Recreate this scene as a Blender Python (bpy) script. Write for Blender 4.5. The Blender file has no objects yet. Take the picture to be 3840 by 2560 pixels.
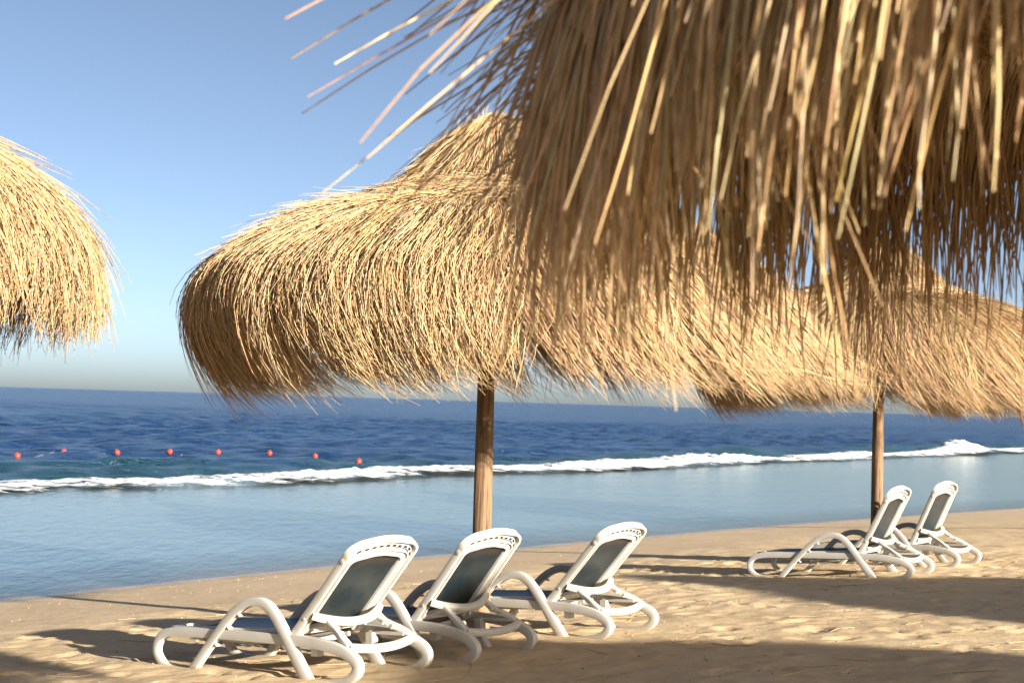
import bpy, math, random
import numpy as np
from mathutils import Matrix, Vector

R = math.radians
rng = np.random.default_rng(7)
random.seed(7)
scene = bpy.context.scene
COL = scene.collection

# ------------------------------------------------------------------ camera
CAM_Z = 2.6
cam_data = bpy.data.cameras.new('camera')
cam_data.lens = 50.0
cam_data.sensor_width = 36.0
cam_data.clip_start = 0.05
cam_data.clip_end = 60000
cam_data.dof.use_dof = True
cam_data.dof.focus_distance = 11.3
cam_data.dof.aperture_fstop = 4.8
cam_data.dof.aperture_blades = 8
cam = bpy.data.objects.new('camera', cam_data)
COL.objects.link(cam)
cam.matrix_world = (Matrix.Translation((0, 0, CAM_Z)) @ Matrix.Rotation(R(90 + 2.43), 4, 'X')
                    @ Matrix.Rotation(R(1.73), 4, 'Z'))
scene.camera = cam

# ------------------------------------------------------------------ sky, sun, exposure
SUN_ELEV = 14.6
SUN_TRAVEL = Vector((-0.68, 0.733, 0)).normalized()      # horizontal direction the light travels
world = bpy.data.worlds.new('World')
scene.world = world
world.use_nodes = True
wn = world.node_tree
bg = wn.nodes['Background']
sky = wn.nodes.new('ShaderNodeTexSky')
sky.sky_type = 'NISHITA'
sky.sun_disc = False
sky.sun_elevation = R(SUN_ELEV)
sky.sun_rotation = math.atan2(-SUN_TRAVEL.x, -SUN_TRAVEL.y)
sky.altitude = 0
sky.air_density = 0.36
sky.dust_density = 1.25
sky.ozone_density = 1.0
tint = wn.nodes.new('ShaderNodeMix'); tint.data_type = 'RGBA'; tint.blend_type = 'MULTIPLY'
tint.inputs[0].default_value = 1.0; tint.inputs[7].default_value = (1.07, 1.0, .86, 1)     # slightly hazy white balance
wn.links.new(sky.outputs[0], tint.inputs[6]); wn.links.new(tint.outputs[2], bg.inputs[0])
bg.inputs[1].default_value = 0.060

sun_data = bpy.data.lights.new('sun', 'SUN')
sun_data.energy = 5.0
sun_data.angle = R(0.55)
sun_data.color = (1.0, 0.915, 0.79)
sun = bpy.data.objects.new('sun', sun_data)
COL.objects.link(sun)
sd = Vector((SUN_TRAVEL.x * math.cos(R(SUN_ELEV)), SUN_TRAVEL.y * math.cos(R(SUN_ELEV)), -math.sin(R(SUN_ELEV))))
sun.rotation_euler = sd.to_track_quat('-Z', 'Y').to_euler()
sun.location = (20, -12, 20)

vs = scene.view_settings
scene.display_settings.display_device = 'sRGB'
vs.view_transform = 'Standard'
vs.look = 'None'
vs.gamma = 1.0
vs.exposure = 2.0
scene.render.engine = 'CYCLES'
cy = scene.cycles
cy.max_bounces = 8
cy.diffuse_bounces = 5
cy.glossy_bounces = 3
cy.transmission_bounces = 4
cy.transparent_max_bounces = 10
cy.caustics_reflective = False
cy.caustics_refractive = False
cy.sample_clamp_indirect = 4.0
cy.use_denoising = True
cy.denoising_input_passes = 'RGB_ALBEDO_NORMAL'

# ------------------------------------------------------------------ helpers
def tag(o, label=None, cat=None, group=None, kind=None):
    if label: o['label'] = label
    if cat: o['category'] = cat
    if group: o['group'] = group
    if kind: o['kind'] = kind
    return o

def link(name, mesh, parent=None, mat=None):
    o = bpy.data.objects.new(name, mesh)
    COL.objects.link(o)
    if parent is not None: o.parent = parent
    if mat is not None and len(mesh.materials) == 0: mesh.materials.append(mat)
    return o

def empty(name, loc=(0, 0, 0)):
    o = bpy.data.objects.new(name, None)
    COL.objects.link(o)
    o.location = loc
    o.empty_display_size = 0.2
    return o

def mesh_arrays(name, verts, faces, smooth=True, color=None, attrs=None):
    """verts (N,3); faces (M,3|4) all of one size, or list of such arrays"""
    if not isinstance(faces, (list, tuple)): faces = [faces]
    faces = [np.asarray(f, np.int32) for f in faces if len(f)]
    m = bpy.data.meshes.new(name)
    verts = np.asarray(verts, np.float32)
    m.vertices.add(len(verts))
    m.vertices.foreach_set('co', verts.ravel())
    nl = sum(f.size for f in faces)
    npoly = sum(len(f) for f in faces)
    m.loops.add(nl)
    m.loops.foreach_set('vertex_index', np.concatenate([f.ravel() for f in faces]))
    m.polygons.add(npoly)
    tot = np.concatenate([np.full(len(f), f.shape[1], np.int32) for f in faces])
    start = np.concatenate([[0], np.cumsum(tot)[:-1]]).astype(np.int32)
    m.polygons.foreach_set('loop_start', start)
    if smooth is not None:
        m.polygons.foreach_set('use_smooth', np.full(npoly, bool(smooth)))
    if color is not None:
        a = m.attributes.new('tint', 'FLOAT_COLOR', 'POINT')
        c = np.ones((len(verts), 4), np.float32); c[:, :3] = color
        a.data.foreach_set('color', c.ravel())
    for k, v in (attrs or {}).items():
        a = m.attributes.new(k, 'FLOAT', 'POINT')
        a.data.foreach_set('value', np.asarray(v, np.float32).ravel())
    m.update(calc_edges=True)
    m.validate()
    return m

_perm = rng.random((256, 256)).astype(np.float32)
def vnoise(x, y, seed=0):
    x = x + seed * 17.31; y = y + seed * 5.77
    xi = np.floor(x).astype(int); yi = np.floor(y).astype(int)
    fx = x - xi; fy = y - yi
    fx = fx * fx * fx * (fx * (fx * 6 - 15) + 10); fy = fy * fy * fy * (fy * (fy * 6 - 15) + 10)
    a = _perm[xi & 255, yi & 255]; b = _perm[(xi + 1) & 255, yi & 255]
    c = _perm[xi & 255, (yi + 1) & 255]; d = _perm[(xi + 1) & 255, (yi + 1) & 255]
    return (a * (1 - fx) + b * fx) * (1 - fy) + (c * (1 - fx) + d * fx) * fy - 0.5

def catmull(pts, n):
    p = np.asarray(pts, float)
    q = np.vstack([2 * p[0] - p[1], p, 2 * p[-1] - p[-2]])
    seg = len(p) - 1
    t = np.linspace(0, seg, n)
    i = np.minimum(t.astype(int), seg - 1)
    f = (t - i)[:, None]
    a, b, c, d = q[i], q[i + 1], q[i + 2], q[i + 3]
    return 0.5 * ((2 * b) + (-a + c) * f + (2 * a - 5 * b + 4 * c - d) * f ** 2 + (-a + 3 * b - 3 * c + d) * f ** 3)

def norm(v): return v / np.maximum(np.linalg.norm(v, axis=-1, keepdims=True), 1e-9)

class MB:
    """collects pieces into one mesh"""
    def __init__(self): self.v = []; self.q = []; self.t = []; self.n = 0
    def add(self, v, quads=None, tris=None):
        v = np.asarray(v, float)
        if quads is not None and len(quads): self.q.append(np.asarray(quads, int) + self.n)
        if tris is not None and len(tris): self.t.append(np.asarray(tris, int) + self.n)
        self.v.append(v); self.n += len(v)
    def sweep(self, path, binorm, ht, hw, closed=False, bev=0.35, cap=True):
        """rounded-rectangle section: ht = half thickness in the plane of the path, hw = half width along binorm"""
        path = np.asarray(path, float); n = len(path)
        ht = np.broadcast_to(np.asarray(ht, float), (n,)); hw = np.broadcast_to(np.asarray(hw, float), (n,))
        if closed: tan = np.roll(path, -1, 0) - np.roll(path, 1, 0)
        else: tan = np.gradient(path, axis=0)
        tan = norm(tan)
        b = np.broadcast_to(np.asarray(binorm, float), path.shape)
        b = norm(b - tan * (b * tan).sum(1, keepdims=True))
        nn = np.cross(b, tan)
        k = bev * 0.29
        sec = np.array([(1, -1 + bev), (1, 1 - bev), (1 - k, 1 - k), (1 - bev, 1), (-1 + bev, 1), (-1 + k, 1 - k), (-1, 1 - bev),
                        (-1, -1 + bev), (-1 + k, -1 + k), (-1 + bev, -1), (1 - bev, -1), (1 - k, -1 + k)])
        mn = np.minimum(ht, hw)[:, None]
        off_t = np.sign(sec[:, 0]) * (ht[:, None] - (1 - np.abs(sec[:, 0])) * mn)
        off_w = np.sign(sec[:, 1]) * (hw[:, None] - (1 - np.abs(sec[:, 1])) * mn)
        v = path[:, None, :] + nn[:, None, :] * off_t[..., None] + b[:, None, :] * off_w[..., None]
        m = len(sec); idx = np.arange(n * m).reshape(n, m)
        i0 = idx if closed else idx[:-1]
        i1 = np.roll(idx, -1, 0) if closed else idx[1:]
        q = np.stack([i0, np.roll(i0, -1, 1), np.roll(i1, -1, 1), i1], -1).reshape(-1, 4)
        vv = v.reshape(-1, 3); tr = []
        if not closed and cap:
            c0 = len(vv); vv = np.vstack([vv, path[0], path[-1]])
            for j in range(m):
                j2 = (j + 1) % m
                tr.append((c0, idx[0, j2], idx[0, j])); tr.append((c0 + 1, idx[-1, j], idx[-1, j2]))
        self.add(vv, q, tr)
    def box(self, c, h, M=None):
        c = np.asarray(c, float); h = np.asarray(h, float)
        s = np.array([(-1, -1, -1), (1, -1, -1), (1, 1, -1), (-1, 1, -1), (-1, -1, 1), (1, -1, 1), (1, 1, 1), (-1, 1, 1)], float) * h
        if M is not None: s = s @ np.asarray(M, float).T
        self.add(s + c, [(0, 3, 2, 1), (4, 5, 6, 7), (0, 1, 5, 4), (1, 2, 6, 5), (2, 3, 7, 6), (3, 0, 4, 7)])
    def disc(self, c, axis, r, h, n=20):
        """a short cylinder with a rounded rim"""
        axis = norm(np.asarray(axis, float)); u = norm(np.cross(axis, [0.3, 0.5, 0.81])); w = np.cross(axis, u)
        a = np.linspace(0, 2 * np.pi, n, endpoint=False)
        ring = np.cos(a)[:, None] * u + np.sin(a)[:, None] * w
        rows = [(-h, r), (h * .6, r), (h, r * .85)]
        v = np.vstack([np.asarray(c, float) + ring * rr + axis * hh for hh, rr in rows] + [np.asarray(c, float) - axis * h, np.asarray(c, float) + axis * h])
        idx = np.arange(n * 3).reshape(3, n)
        q = np.concatenate([np.stack([idx[k], np.roll(idx[k], -1), np.roll(idx[k + 1], -1), idx[k + 1]], -1) for k in range(2)])
        t = [(n * 3, idx[0, (j + 1) % n], idx[0, j]) for j in range(n)] + [(n * 3 + 1, idx[2, j], idx[2, (j + 1) % n]) for j in range(n)]
        self.add(v, q, t)
    def mesh(self, name, smooth=True, attrs=None):
        f = []
        if self.q: f.append(np.vstack(self.q))
        if self.t: f.append(np.vstack(self.t))
        return mesh_arrays(name, np.vstack(self.v), f, smooth, attrs=attrs)
    def build(self, name, mat, parent=None, smooth=True, bevel_angle=40):
        me = self.mesh(name, smooth)
        if smooth and bevel_angle:
            me.set_sharp_from_angle(angle=R(bevel_angle))
        return link(name, me, parent, mat)

# ------------------------------------------------------------------ materials
def new_mat(name):
    m = bpy.data.materials.new(name); m.use_nodes = True
    nt = m.node_tree; nt.nodes.clear()
    out = nt.nodes.new('ShaderNodeOutputMaterial')
    return m, nt, out
def N(nt, typ, **kw):
    n = nt.nodes.new(typ)
    for k, v in kw.items():
        if k.startswith('_'): setattr(n, k[1:], v)
        else: n.inputs[k.replace('_', ' ')].default_value = v
    return n
def ramp(nt, fac, stops, interp='LINEAR'):
    r = nt.nodes.new('ShaderNodeValToRGB'); r.color_ramp.interpolation = interp
    el = r.color_ramp.elements
    while len(el) < len(stops): el.new(0.5)
    for e, (p, c) in zip(el, stops):
        e.position = p; e.color = (*c, 1) if len(c) == 3 else c
    nt.links.new(fac, r.inputs[0]); return r.outputs[0]
def math_n(nt, op, a, b=None, clamp=False):
    n = nt.nodes.new('ShaderNodeMath'); n.operation = op; n.use_clamp = clamp
    for i, x in enumerate((a, b)):
        if x is None: continue
        if isinstance(x, (int, float)): n.inputs[i].default_value = x
        else: nt.links.new(x, n.inputs[i])
    return n.outputs[0]
def mixc(nt, fac, a, b, blend='MIX'):
    n = nt.nodes.new('ShaderNodeMix'); n.data_type = 'RGBA'; n.blend_type = blend
    for i, x in ((0, fac), (6, a), (7, b)):
        if isinstance(x, (int, float)): n.inputs[i].default_value = x
        elif isinstance(x, tuple): n.inputs[i].default_value = (*x, 1)
        else: nt.links.new(x, n.inputs[i])
    return n.outputs[2]
def noise_n(nt, vec, scale, detail=4, rough=0.55, dist=0.0):
    n = N(nt, 'ShaderNodeTexNoise', Scale=scale, Detail=detail, Roughness=rough, Distortion=dist)
    if vec is not None: nt.links.new(vec, n.inputs['Vector'])
    return n.outputs['Fac']
def mapping(nt, vec, scale=(1, 1, 1), rot=(0, 0, 0)):
    n = nt.nodes.new('ShaderNodeMapping'); n.inputs['Scale'].default_value = scale; n.inputs['Rotation'].default_value = rot
    nt.links.new(vec, n.inputs['Vector']); return n.outputs[0]
def bump_n(nt, h, strength, dist):
    n = N(nt, 'ShaderNodeBump', Strength=strength, Distance=dist); nt.links.new(h, n.inputs['Height']); return n.outputs[0]

def mat_straw():
    m, nt, out = new_mat('straw')
    at = nt.nodes.new('ShaderNodeAttribute'); at.attribute_name = 'tint'
    tc = nt.nodes.new('ShaderNodeTexCoord')
    nz = noise_n(nt, tc.outputs['Object'], 22, 3)
    sp = noise_n(nt, mapping(nt, tc.outputs['Object'], (1, 1, .35)), 90, 2)
    dark = ramp(nt, nz, [(0.3, (.82, .80, .76)), (0.62, (1, 1, 1))])
    spots = ramp(nt, sp, [(0.30, (.62, .55, .48)), (0.42, (1, 1, 1))])
    c = mixc(nt, 1.0, at.outputs['Color'], dark, 'MULTIPLY')
    c = mixc(nt, 0.6, c, spots, 'MULTIPLY')
    p = N(nt, 'ShaderNodeBsdfPrincipled', Roughness=0.5); p.inputs['Specular IOR Level'].default_value = 0.28
    nt.links.new(c, p.inputs['Base Color'])
    tr = nt.nodes.new('ShaderNodeBsdfTranslucent'); nt.links.new(mixc(nt, 1.0, c, (1.0, .72, .40), 'MULTIPLY'), tr.inputs[0])
    mx = nt.nodes.new('ShaderNodeMixShader'); mx.inputs[0].default_value = 0.14
    nt.links.new(p.outputs[0], mx.inputs[1]); nt.links.new(tr.outputs[0], mx.inputs[2]); nt.links.new(mx.outputs[0], out.inputs[0])
    return m
def mat_wood():
    m, nt, out = new_mat('weathered_log')
    tc = nt.nodes.new('ShaderNodeTexCoord')
    g = noise_n(nt, mapping(nt, tc.outputs['Object'], (1, 1, .07)), 26, 6, .6, .4)
    b = noise_n(nt, mapping(nt, tc.outputs['Object'], (1, 1, .35)), 5, 3)
    c1 = ramp(nt, g, [(.28, (.06, .038, .024)), (.48, (.165, .11, .068)), (.7, (.24, .17, .11))])
    c2 = ramp(nt, b, [(.35, (.62, .60, .58)), (.55, (1, .92, .82)), (.72, (1.12, .82, .58))])
    c = mixc(nt, .9, c1, c2, 'MULTIPLY')
    p = N(nt, 'ShaderNodeBsdfPrincipled', Roughness=0.8); p.inputs['Specular IOR Level'].default_value = 0.2
    nt.links.new(c, p.inputs['Base Color']); nt.links.new(bump_n(nt, g, .7, .012), p.inputs['Normal'])
    nt.links.new(p.outputs[0], out.inputs[0]); return m
def mat_lining():
    m, nt, out = new_mat('thatch_lining')
    tc = nt.nodes.new('ShaderNodeTexCoord')
    g = noise_n(nt, tc.outputs['Object'], 45, 4, .7)
    c = ramp(nt, g, [(.3, (.09, .05, .02)), (.55, (.25, .15, .065)), (.75, (.36, .24, .11))])
    p = N(nt, 'ShaderNodeBsdfPrincipled', Roughness=0.9); p.inputs['Specular IOR Level'].default_value = 0.1
    nt.links.new(c, p.inputs['Base Color']); nt.links.new(bump_n(nt, g, 1, .03), p.inputs['Normal'])
    nt.links.new(p.outputs[0], out.inputs[0]); return m
def mat_plastic():
    m, nt, out = new_mat('white_plastic')
    tc = nt.nodes.new('ShaderNodeTexCoord')
    a = noise_n(nt, tc.outputs['Object'], 3.2, 5, .65)
    b = noise_n(nt, tc.outputs['Object'], 26, 4, .7)
    c = ramp(nt, a, [(.3, (.355, .33, .285)), (.5, (.40, .38, .34)), (.7, (.425, .41, .378))])
    d = ramp(nt, b, [(.26, (.72, .62, .47)), (.40, (1, 1, 1))])
    c = mixc(nt, .55, c, d, 'MULTIPLY')
    sep = nt.nodes.new('ShaderNodeSeparateXYZ'); nt.links.new(tc.outputs['Object'], sep.inputs[0])
    low = math_n(nt, 'SUBTRACT', math_n(nt, 'MULTIPLY', a, .22), sep.outputs['Z'])
    c = mixc(nt, ramp(nt, low, [(0, (0, 0, 0)), (.10, (.6, .6, .6))]), c, (.42, .33, .21))      # sand stuck to the feet
    p = N(nt, 'ShaderNodeBsdfPrincipled', Roughness=0.42); p.inputs['Specular IOR Level'].default_value = 0.4
    nt.links.new(c, p.inputs['Base Color'])
    nt.links.new(ramp(nt, b, [(.3, (.6, .6, .6)), (.7, (.36, .36, .36))]), p.inputs['Roughness'])
    nt.links.new(bump_n(nt, noise_n(nt, tc.outputs['Object'], 160, 2), .12, .002), p.inputs['Normal'])
    nt.links.new(p.outputs[0], out.inputs[0]); return m
def mat_fabric(name, col, rough=.42, through=.10):
    m, nt, out = new_mat(name)
    tc = nt.nodes.new('ShaderNodeTexCoord')
    w1 = N(nt, 'ShaderNodeTexWave', Scale=110.0); w1.bands_direction = 'X'
    w2 = N(nt, 'ShaderNodeTexWave', Scale=110.0); w2.bands_direction = 'Y'
    for w in (w1, w2): nt.links.new(tc.outputs['Object'], w.inputs['Vector'])
    h = math_n(nt, 'ADD', w1.outputs['Fac'], w2.outputs['Fac'])
    dust = noise_n(nt, tc.outputs['Object'], 4, 5, .6)
    c = mixc(nt, ramp(nt, dust, [(.42, (0, 0, 0)), (.75, (.16, .16, .16))]), col, (.16, .13, .095))
    p = N(nt, 'ShaderNodeBsdfPrincipled', Roughness=rough); p.inputs['Specular IOR Level'].default_value = 0.55
    nt.links.new(c, p.inputs['Base Color']); nt.links.new(bump_n(nt, h, .25, .001), p.inputs['Normal'])
    tr = nt.nodes.new('ShaderNodeBsdfTranslucent'); nt.links.new(mixc(nt, .5, c, (.08, .11, .13)), tr.inputs[0])
    mx = nt.nodes.new('ShaderNodeMixShader'); mx.inputs[0].default_value = through
    nt.links.new(p.outputs[0], mx.inputs[1]); nt.links.new(tr.outputs[0], mx.inputs[2]); nt.links.new(mx.outputs[0], out.inputs[0])
    return m
def mat_plain(name, col, rough=.6, spec=.4):
    m, nt, out = new_mat(name)
    tc = nt.nodes.new('ShaderNodeTexCoord')
    c = mixc(nt, 1.0, (*col,), ramp(nt, noise_n(nt, tc.outputs['Object'], 12, 3), [(.3, (.78, .76, .74)), (.65, (1, 1, 1))]), 'MULTIPLY')
    p = N(nt, 'ShaderNodeBsdfPrincipled', Roughness=rough); p.inputs['Specular IOR Level'].default_value = spec
    nt.links.new(c, p.inputs['Base Color']); nt.links.new(p.outputs[0], out.inputs[0]); return m

def mat_sand():
    m, nt, out = new_mat('sand')
    geo = nt.nodes.new('ShaderNodeNewGeometry'); pos = geo.outputs['Position']
    at = nt.nodes.new('ShaderNodeAttribute'); at.attribute_name = 'shore'      # s': distance to the sea side
    s = at.outputs['Fac']
    big = noise_n(nt, pos, .9, 4, .6); mid = noise_n(nt, pos, 7, 5, .65); fine = noise_n(nt, pos, 85, 3, .7); grit = noise_n(nt, pos, 330, 2, .6)
    c = ramp(nt, big, [(.32, (.50, .375, .22)), (.5, (.545, .41, .245)), (.68, (.575, .44, .27))])
    c = mixc(nt, .75, c, ramp(nt, mid, [(.28, (.78, .75, .72)), (.5, (1, 1, 1)), (.75, (1.06, 1.05, 1.03))]), 'MULTIPLY')
    c = mixc(nt, .8, c, ramp(nt, grit, [(.30, (.62, .58, .54)), (.46, (1, 1, 1)), (.68, (1.12, 1.12, 1.12))]), 'MULTIPLY')
    # damp strip next to the water
    sj = math_n(nt, 'ADD', s, math_n(nt, 'MULTIPLY', math_n(nt, 'SUBTRACT', noise_n(nt, pos, .8, 4, .6), .5), 1.1))
    damp = ramp(nt, math_n(nt, 'DIVIDE', sj, 20), [(.640, (0, 0, 0)), (.662, (1, 1, 1)), (1, (1, 1, 1))])
    c = mixc(nt, damp, c, mixc(nt, 1.0, c, (.90, .90, .95), 'MULTIPLY'))
    sj2 = math_n(nt, 'ADD', s, math_n(nt, 'MULTIPLY', math_n(nt, 'SUBTRACT', noise_n(nt, pos, 1.7, 3, .5), .5), .5))
    wet = ramp(nt, math_n(nt, 'DIVIDE', sj2, 20), [(.808, (0, 0, 0)), (.83, (1, 1, 1))])
    c = mixc(nt, wet, c, mixc(nt, 1.0, c, (.84, .82, .82), 'MULTIPLY'))
    # sea bed: pale sand lagoon, brown reef further out
    reef = nt.nodes.new('ShaderNodeAttribute'); reef.attribute_name = 'reef'
    st = mapping(nt, pos, (.16, .75, 1), (0, 0, R(-48)))
    bed = ramp(nt, noise_n(nt, st, 1.1, 6, .65), [(.36, (.13, .11, .09)), (.5, (.24, .22, .19)), (.64, (.36, .35, .31))])
    c = mixc(nt, reef.outputs['Fac'], c, bed)
    p = N(nt, 'ShaderNodeBsdfPrincipled'); p.inputs['Specular IOR Level'].default_value = 0.25
    nt.links.new(c, p.inputs['Base Color'])
    nt.links.new(ramp(nt, wet, [(0, (.9, .9, .9)), (1, (.22, .22, .22))]), p.inputs['Roughness'])
    h = math_n(nt, 'ADD', math_n(nt, 'MULTIPLY', mid, 1.0), math_n(nt, 'MULTIPLY', fine, .22))
    nt.links.new(bump_n(nt, h, .38, .035), p.inputs['Normal'])
    nt.links.new(p.outputs[0], out.inputs[0]); return m

def mat_lagoon():
    m, nt, out = new_mat('lagoon_water')
    geo = nt.nodes.new('ShaderNodeNewGeometry'); pos = geo.outputs['Position']
    at = nt.nodes.new('ShaderNodeAttribute'); at.attribute_name = 'depth'
    d = at.outputs['Fac']
    mp = mapping(nt, pos, (1, .38, 1), (0, 0, R(20)))
    h = math_n(nt, 'ADD', noise_n(nt, mp, 3.2, 3, .55, .3), math_n(nt, 'MULTIPLY', noise_n(nt, mp, 11, 2, .5, .2), .3))
    nrm = bump_n(nt, h, .32, .07)
    tint = ramp(nt, d, [(0, (.97, .95, .96)), (.25, (.80, .88, .90)), (1, (.55, .78, .80))])
    tp = nt.nodes.new('ShaderNodeBsdfTransparent'); nt.links.new(tint, tp.inputs[0])
    df = nt.nodes.new('ShaderNodeBsdfDiffuse')
    big = noise_n(nt, mapping(nt, pos, (.12, .5, 1), (0, 0, R(-48))), 1.0, 4, .6)
    nt.links.new(ramp(nt, big, [(.35, (.34, .43, .42)), (.65, (.42, .50, .47))]), df.inputs[0])
    body = nt.nodes.new('ShaderNodeMixShader')
    nt.links.new(ramp(nt, d, [(0, (0, 0, 0)), (.08, (.06, .06, .06)), (.35, (.22, .22, .22)), (1, (.32, .32, .32))]), body.inputs[0])
    nt.links.new(tp.outputs[0], body.inputs[1]); nt.links.new(df.outputs[0], body.inputs[2])
    gl = N(nt, 'ShaderNodeBsdfGlossy', Roughness=0.10); gl.inputs[0].default_value = (.80, .80, .75, 1)
    nt.links.new(nrm, gl.inputs['Normal'])
    fr = N(nt, 'ShaderNodeFresnel', IOR=1.33); nt.links.new(nrm, fr.inputs['Normal'])
    mx = nt.nodes.new('ShaderNodeMixShader')
    nt.links.new(math_n(nt, 'MULTIPLY', math_n(nt, 'ADD', math_n(nt, 'MULTIPLY', fr.outputs[0], .55), .42, True), ramp(nt, d, [(0, (.40, .40, .40)), (.10, (.72, .72, .72)), (.40, (1, 1, 1))])), mx.inputs[0])
    nt.links.new(body.outputs[0], mx.inputs[1]); nt.links.new(gl.outputs[0], mx.inputs[2]); nt.links.new(mx.outputs[0], out.inputs[0])
    return m
def mat_sea():
    m, nt, out = new_mat('sea_water')
    geo = nt.nodes.new('ShaderNodeNewGeometry'); pos = geo.outputs['Position']
    at = nt.nodes.new('ShaderNodeAttribute'); at.attribute_name = 'reef'
    mp = mapping(nt, pos, (.45, 1, 1), (0, 0, R(-8)))
    h = math_n(nt, 'ADD', noise_n(nt, mp, 1.3, 5, .7, .3), math_n(nt, 'MULTIPLY', noise_n(nt, mp, .09, 3, .5), 2.0))
    nrm = bump_n(nt, h, 1.0, .9)
    patch = noise_n(nt, mapping(nt, pos, (.2, 1, 1), (0, 0, R(-8))), .06, 4, .6)
    deep = ramp(nt, patch, [(.35, (.0055, .024, .078)), (.65, (.011, .041, .112))])
    body = mixc(nt, at.outputs['Fac'], deep, (.009, .042, .058))
    p = N(nt, 'ShaderNodeBsdfPrincipled', Roughness=0.22, IOR=1.33); p.inputs['Specular IOR Level'].default_value = 0.32
    nt.links.new(body, p.inputs['Base Color']); nt.links.new(nrm, p.inputs['Normal'])
    nt.links.new(p.outputs[0], out.inputs[0]); return m
def mat_foam():
    m, nt, out = new_mat('foam')
    geo = nt.nodes.new('ShaderNodeNewGeometry'); pos = geo.outputs['Position']
    at = nt.nodes.new('ShaderNodeAttribute'); at.attribute_name = 'cover'
    mp = mapping(nt, pos, (.5, 1, 1), (0, 0, R(-48)))
    n1 = noise_n(nt, mp, 1.0, 7, .75, .6); n2 = noise_n(nt, mp, 5, 4, .7)
    f = math_n(nt, 'ADD', at.outputs['Fac'], math_n(nt, 'MULTIPLY', math_n(nt, 'SUBTRACT', math_n(nt, 'ADD', n1, math_n(nt, 'MULTIPLY', n2, .5)), .75), 3.2))
    a = ramp(nt, f, [(.40, (0, 0, 0)), (.62, (1, 1, 1))])
    p = N(nt, 'ShaderNodeBsdfPrincipled', Roughness=0.8); p.inputs['Specular IOR Level'].default_value = 0.1
    nt.links.new(ramp(nt, n2, [(.3, (.50, .57, .60)), (.55, (.66, .67, .68))]), p.inputs['Base Color'])
    nt.links.new(bump_n(nt, n2, .6, .15), p.inputs['Normal'])
    tp = nt.nodes.new('ShaderNodeBsdfTransparent')
    mx = nt.nodes.new('ShaderNodeMixShader'); nt.links.new(a, mx.inputs[0]); nt.links.new(tp.outputs[0], mx.inputs[1]); nt.links.new(p.outputs[0], mx.inputs[2])
    nt.links.new(mx.outputs[0], out.inputs[0]); return m

M = dict(straw=mat_straw(), wood=mat_wood(), lining=mat_lining(), plastic=mat_plastic(), sand=mat_sand(),
         lagoon=mat_lagoon(), sea=mat_sea(), foam=mat_foam(),
         sling=mat_fabric('back_sling_fabric', (.006, .013, .017), .42, .04), seat=mat_fabric('seat_sling_fabric', (.010, .030, .085)),
         pad=mat_fabric('head_pad_fabric', (.006, .006, .007), .6, .0),
         slot=mat_plain('dark_slot', (.015, .016, .016), .8, .1), buoy=mat_plain('buoy_plastic', (.62, .045, .02), .4),
         rope=mat_plain('rope', (.18, .19, .2)), shell=mat_plain('shell', (.56, .49, .39)), stone=mat_plain('stone', (.12, .105, .09), .9, .1),
         screw=mat_plain('screw', (.52, .50, .46), .35))

# ------------------------------------------------------------------ terrain
NS = np.array([-0.75, 0.66]); NA = np.array([0.66, 0.75])      # towards the sea, along the shore
_S = np.array([-60, -20, -5, 1, 5, 8.8, 12.5, 16.7, 20, 26, 33, 37, 45, 80, 20000.])
_Z = np.array([2.0, 1.5, 1.3, 1.12, .92, .63, .34, 0, -.17, -.30, -.32, -.5, -2.5, -6, -30])
_ss = np.linspace(-60, 120, 3601)
_zz = np.interp(_ss, _S, _Z)
_k = np.exp(-np.linspace(-2.5, 2.5, 41) ** 2); _k /= _k.sum()
_zz[20:-20] = np.convolve(_zz, _k, 'valid')
def shore(x, y):
    s = NS[0] * x + NS[1] * y; u = NA[0] * x + NA[1] * y
    return s + 1.3 * np.tanh(.003 * (u - 23) ** 2 / 1.3), u
def base_z(x, y):
    s, u = shore(np.asarray(x, float), np.asarray(y, float))
    return np.interp(s, _ss, _zz)

def graded(c0, c1, step, lo, hi, g):
    core = list(np.arange(c0, c1 + 1e-6, step)); d = step; a = [core[0]]
    while a[-1] > lo: d *= g; a.append(a[-1] - d)
    d = step; b = [core[-1]]
    while b[-1] < hi: d *= g; b.append(b[-1] + d)
    return np.array(a[:0:-1] + core + b[1:])
gx = graded(-5.5, 9.0, .055, -140, 160, 1.09)
gy = graded(7.6, 22.0, .055, -60, 190, 1.09)
GX, GY = np.meshgrid(gx, gy, indexing='ij')
SP, UU = shore(GX, GY)
GZ = np.interp(SP, _ss, _zz)
dry = 1 - np.clip((SP - 12.6) / 1.2, 0, 1)
dry_s = .12 + .88 * dry
lump = (vnoise(GX / 1.7, GY / 1.7, 1) * .028 + vnoise(GX / .62, GY / .62, 2) * .017 + vnoise(GX / .27, GY / .27, 3) * .014 + vnoise(GX / .13, GY / .13, 4) * .007)
flat = np.clip(1.15 - np.hypot((GX - 2.6) / 2.2, (GY - 12.5) / 2.0), .25, 1)          # trodden, smoother patch on the right
amp = np.where(np.hypot((GX - 3.0) / 2.0, (GY - 11.6) / 1.7) < 1, .55, 1.0)
GZ = GZ + lump * dry_s * amp
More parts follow.
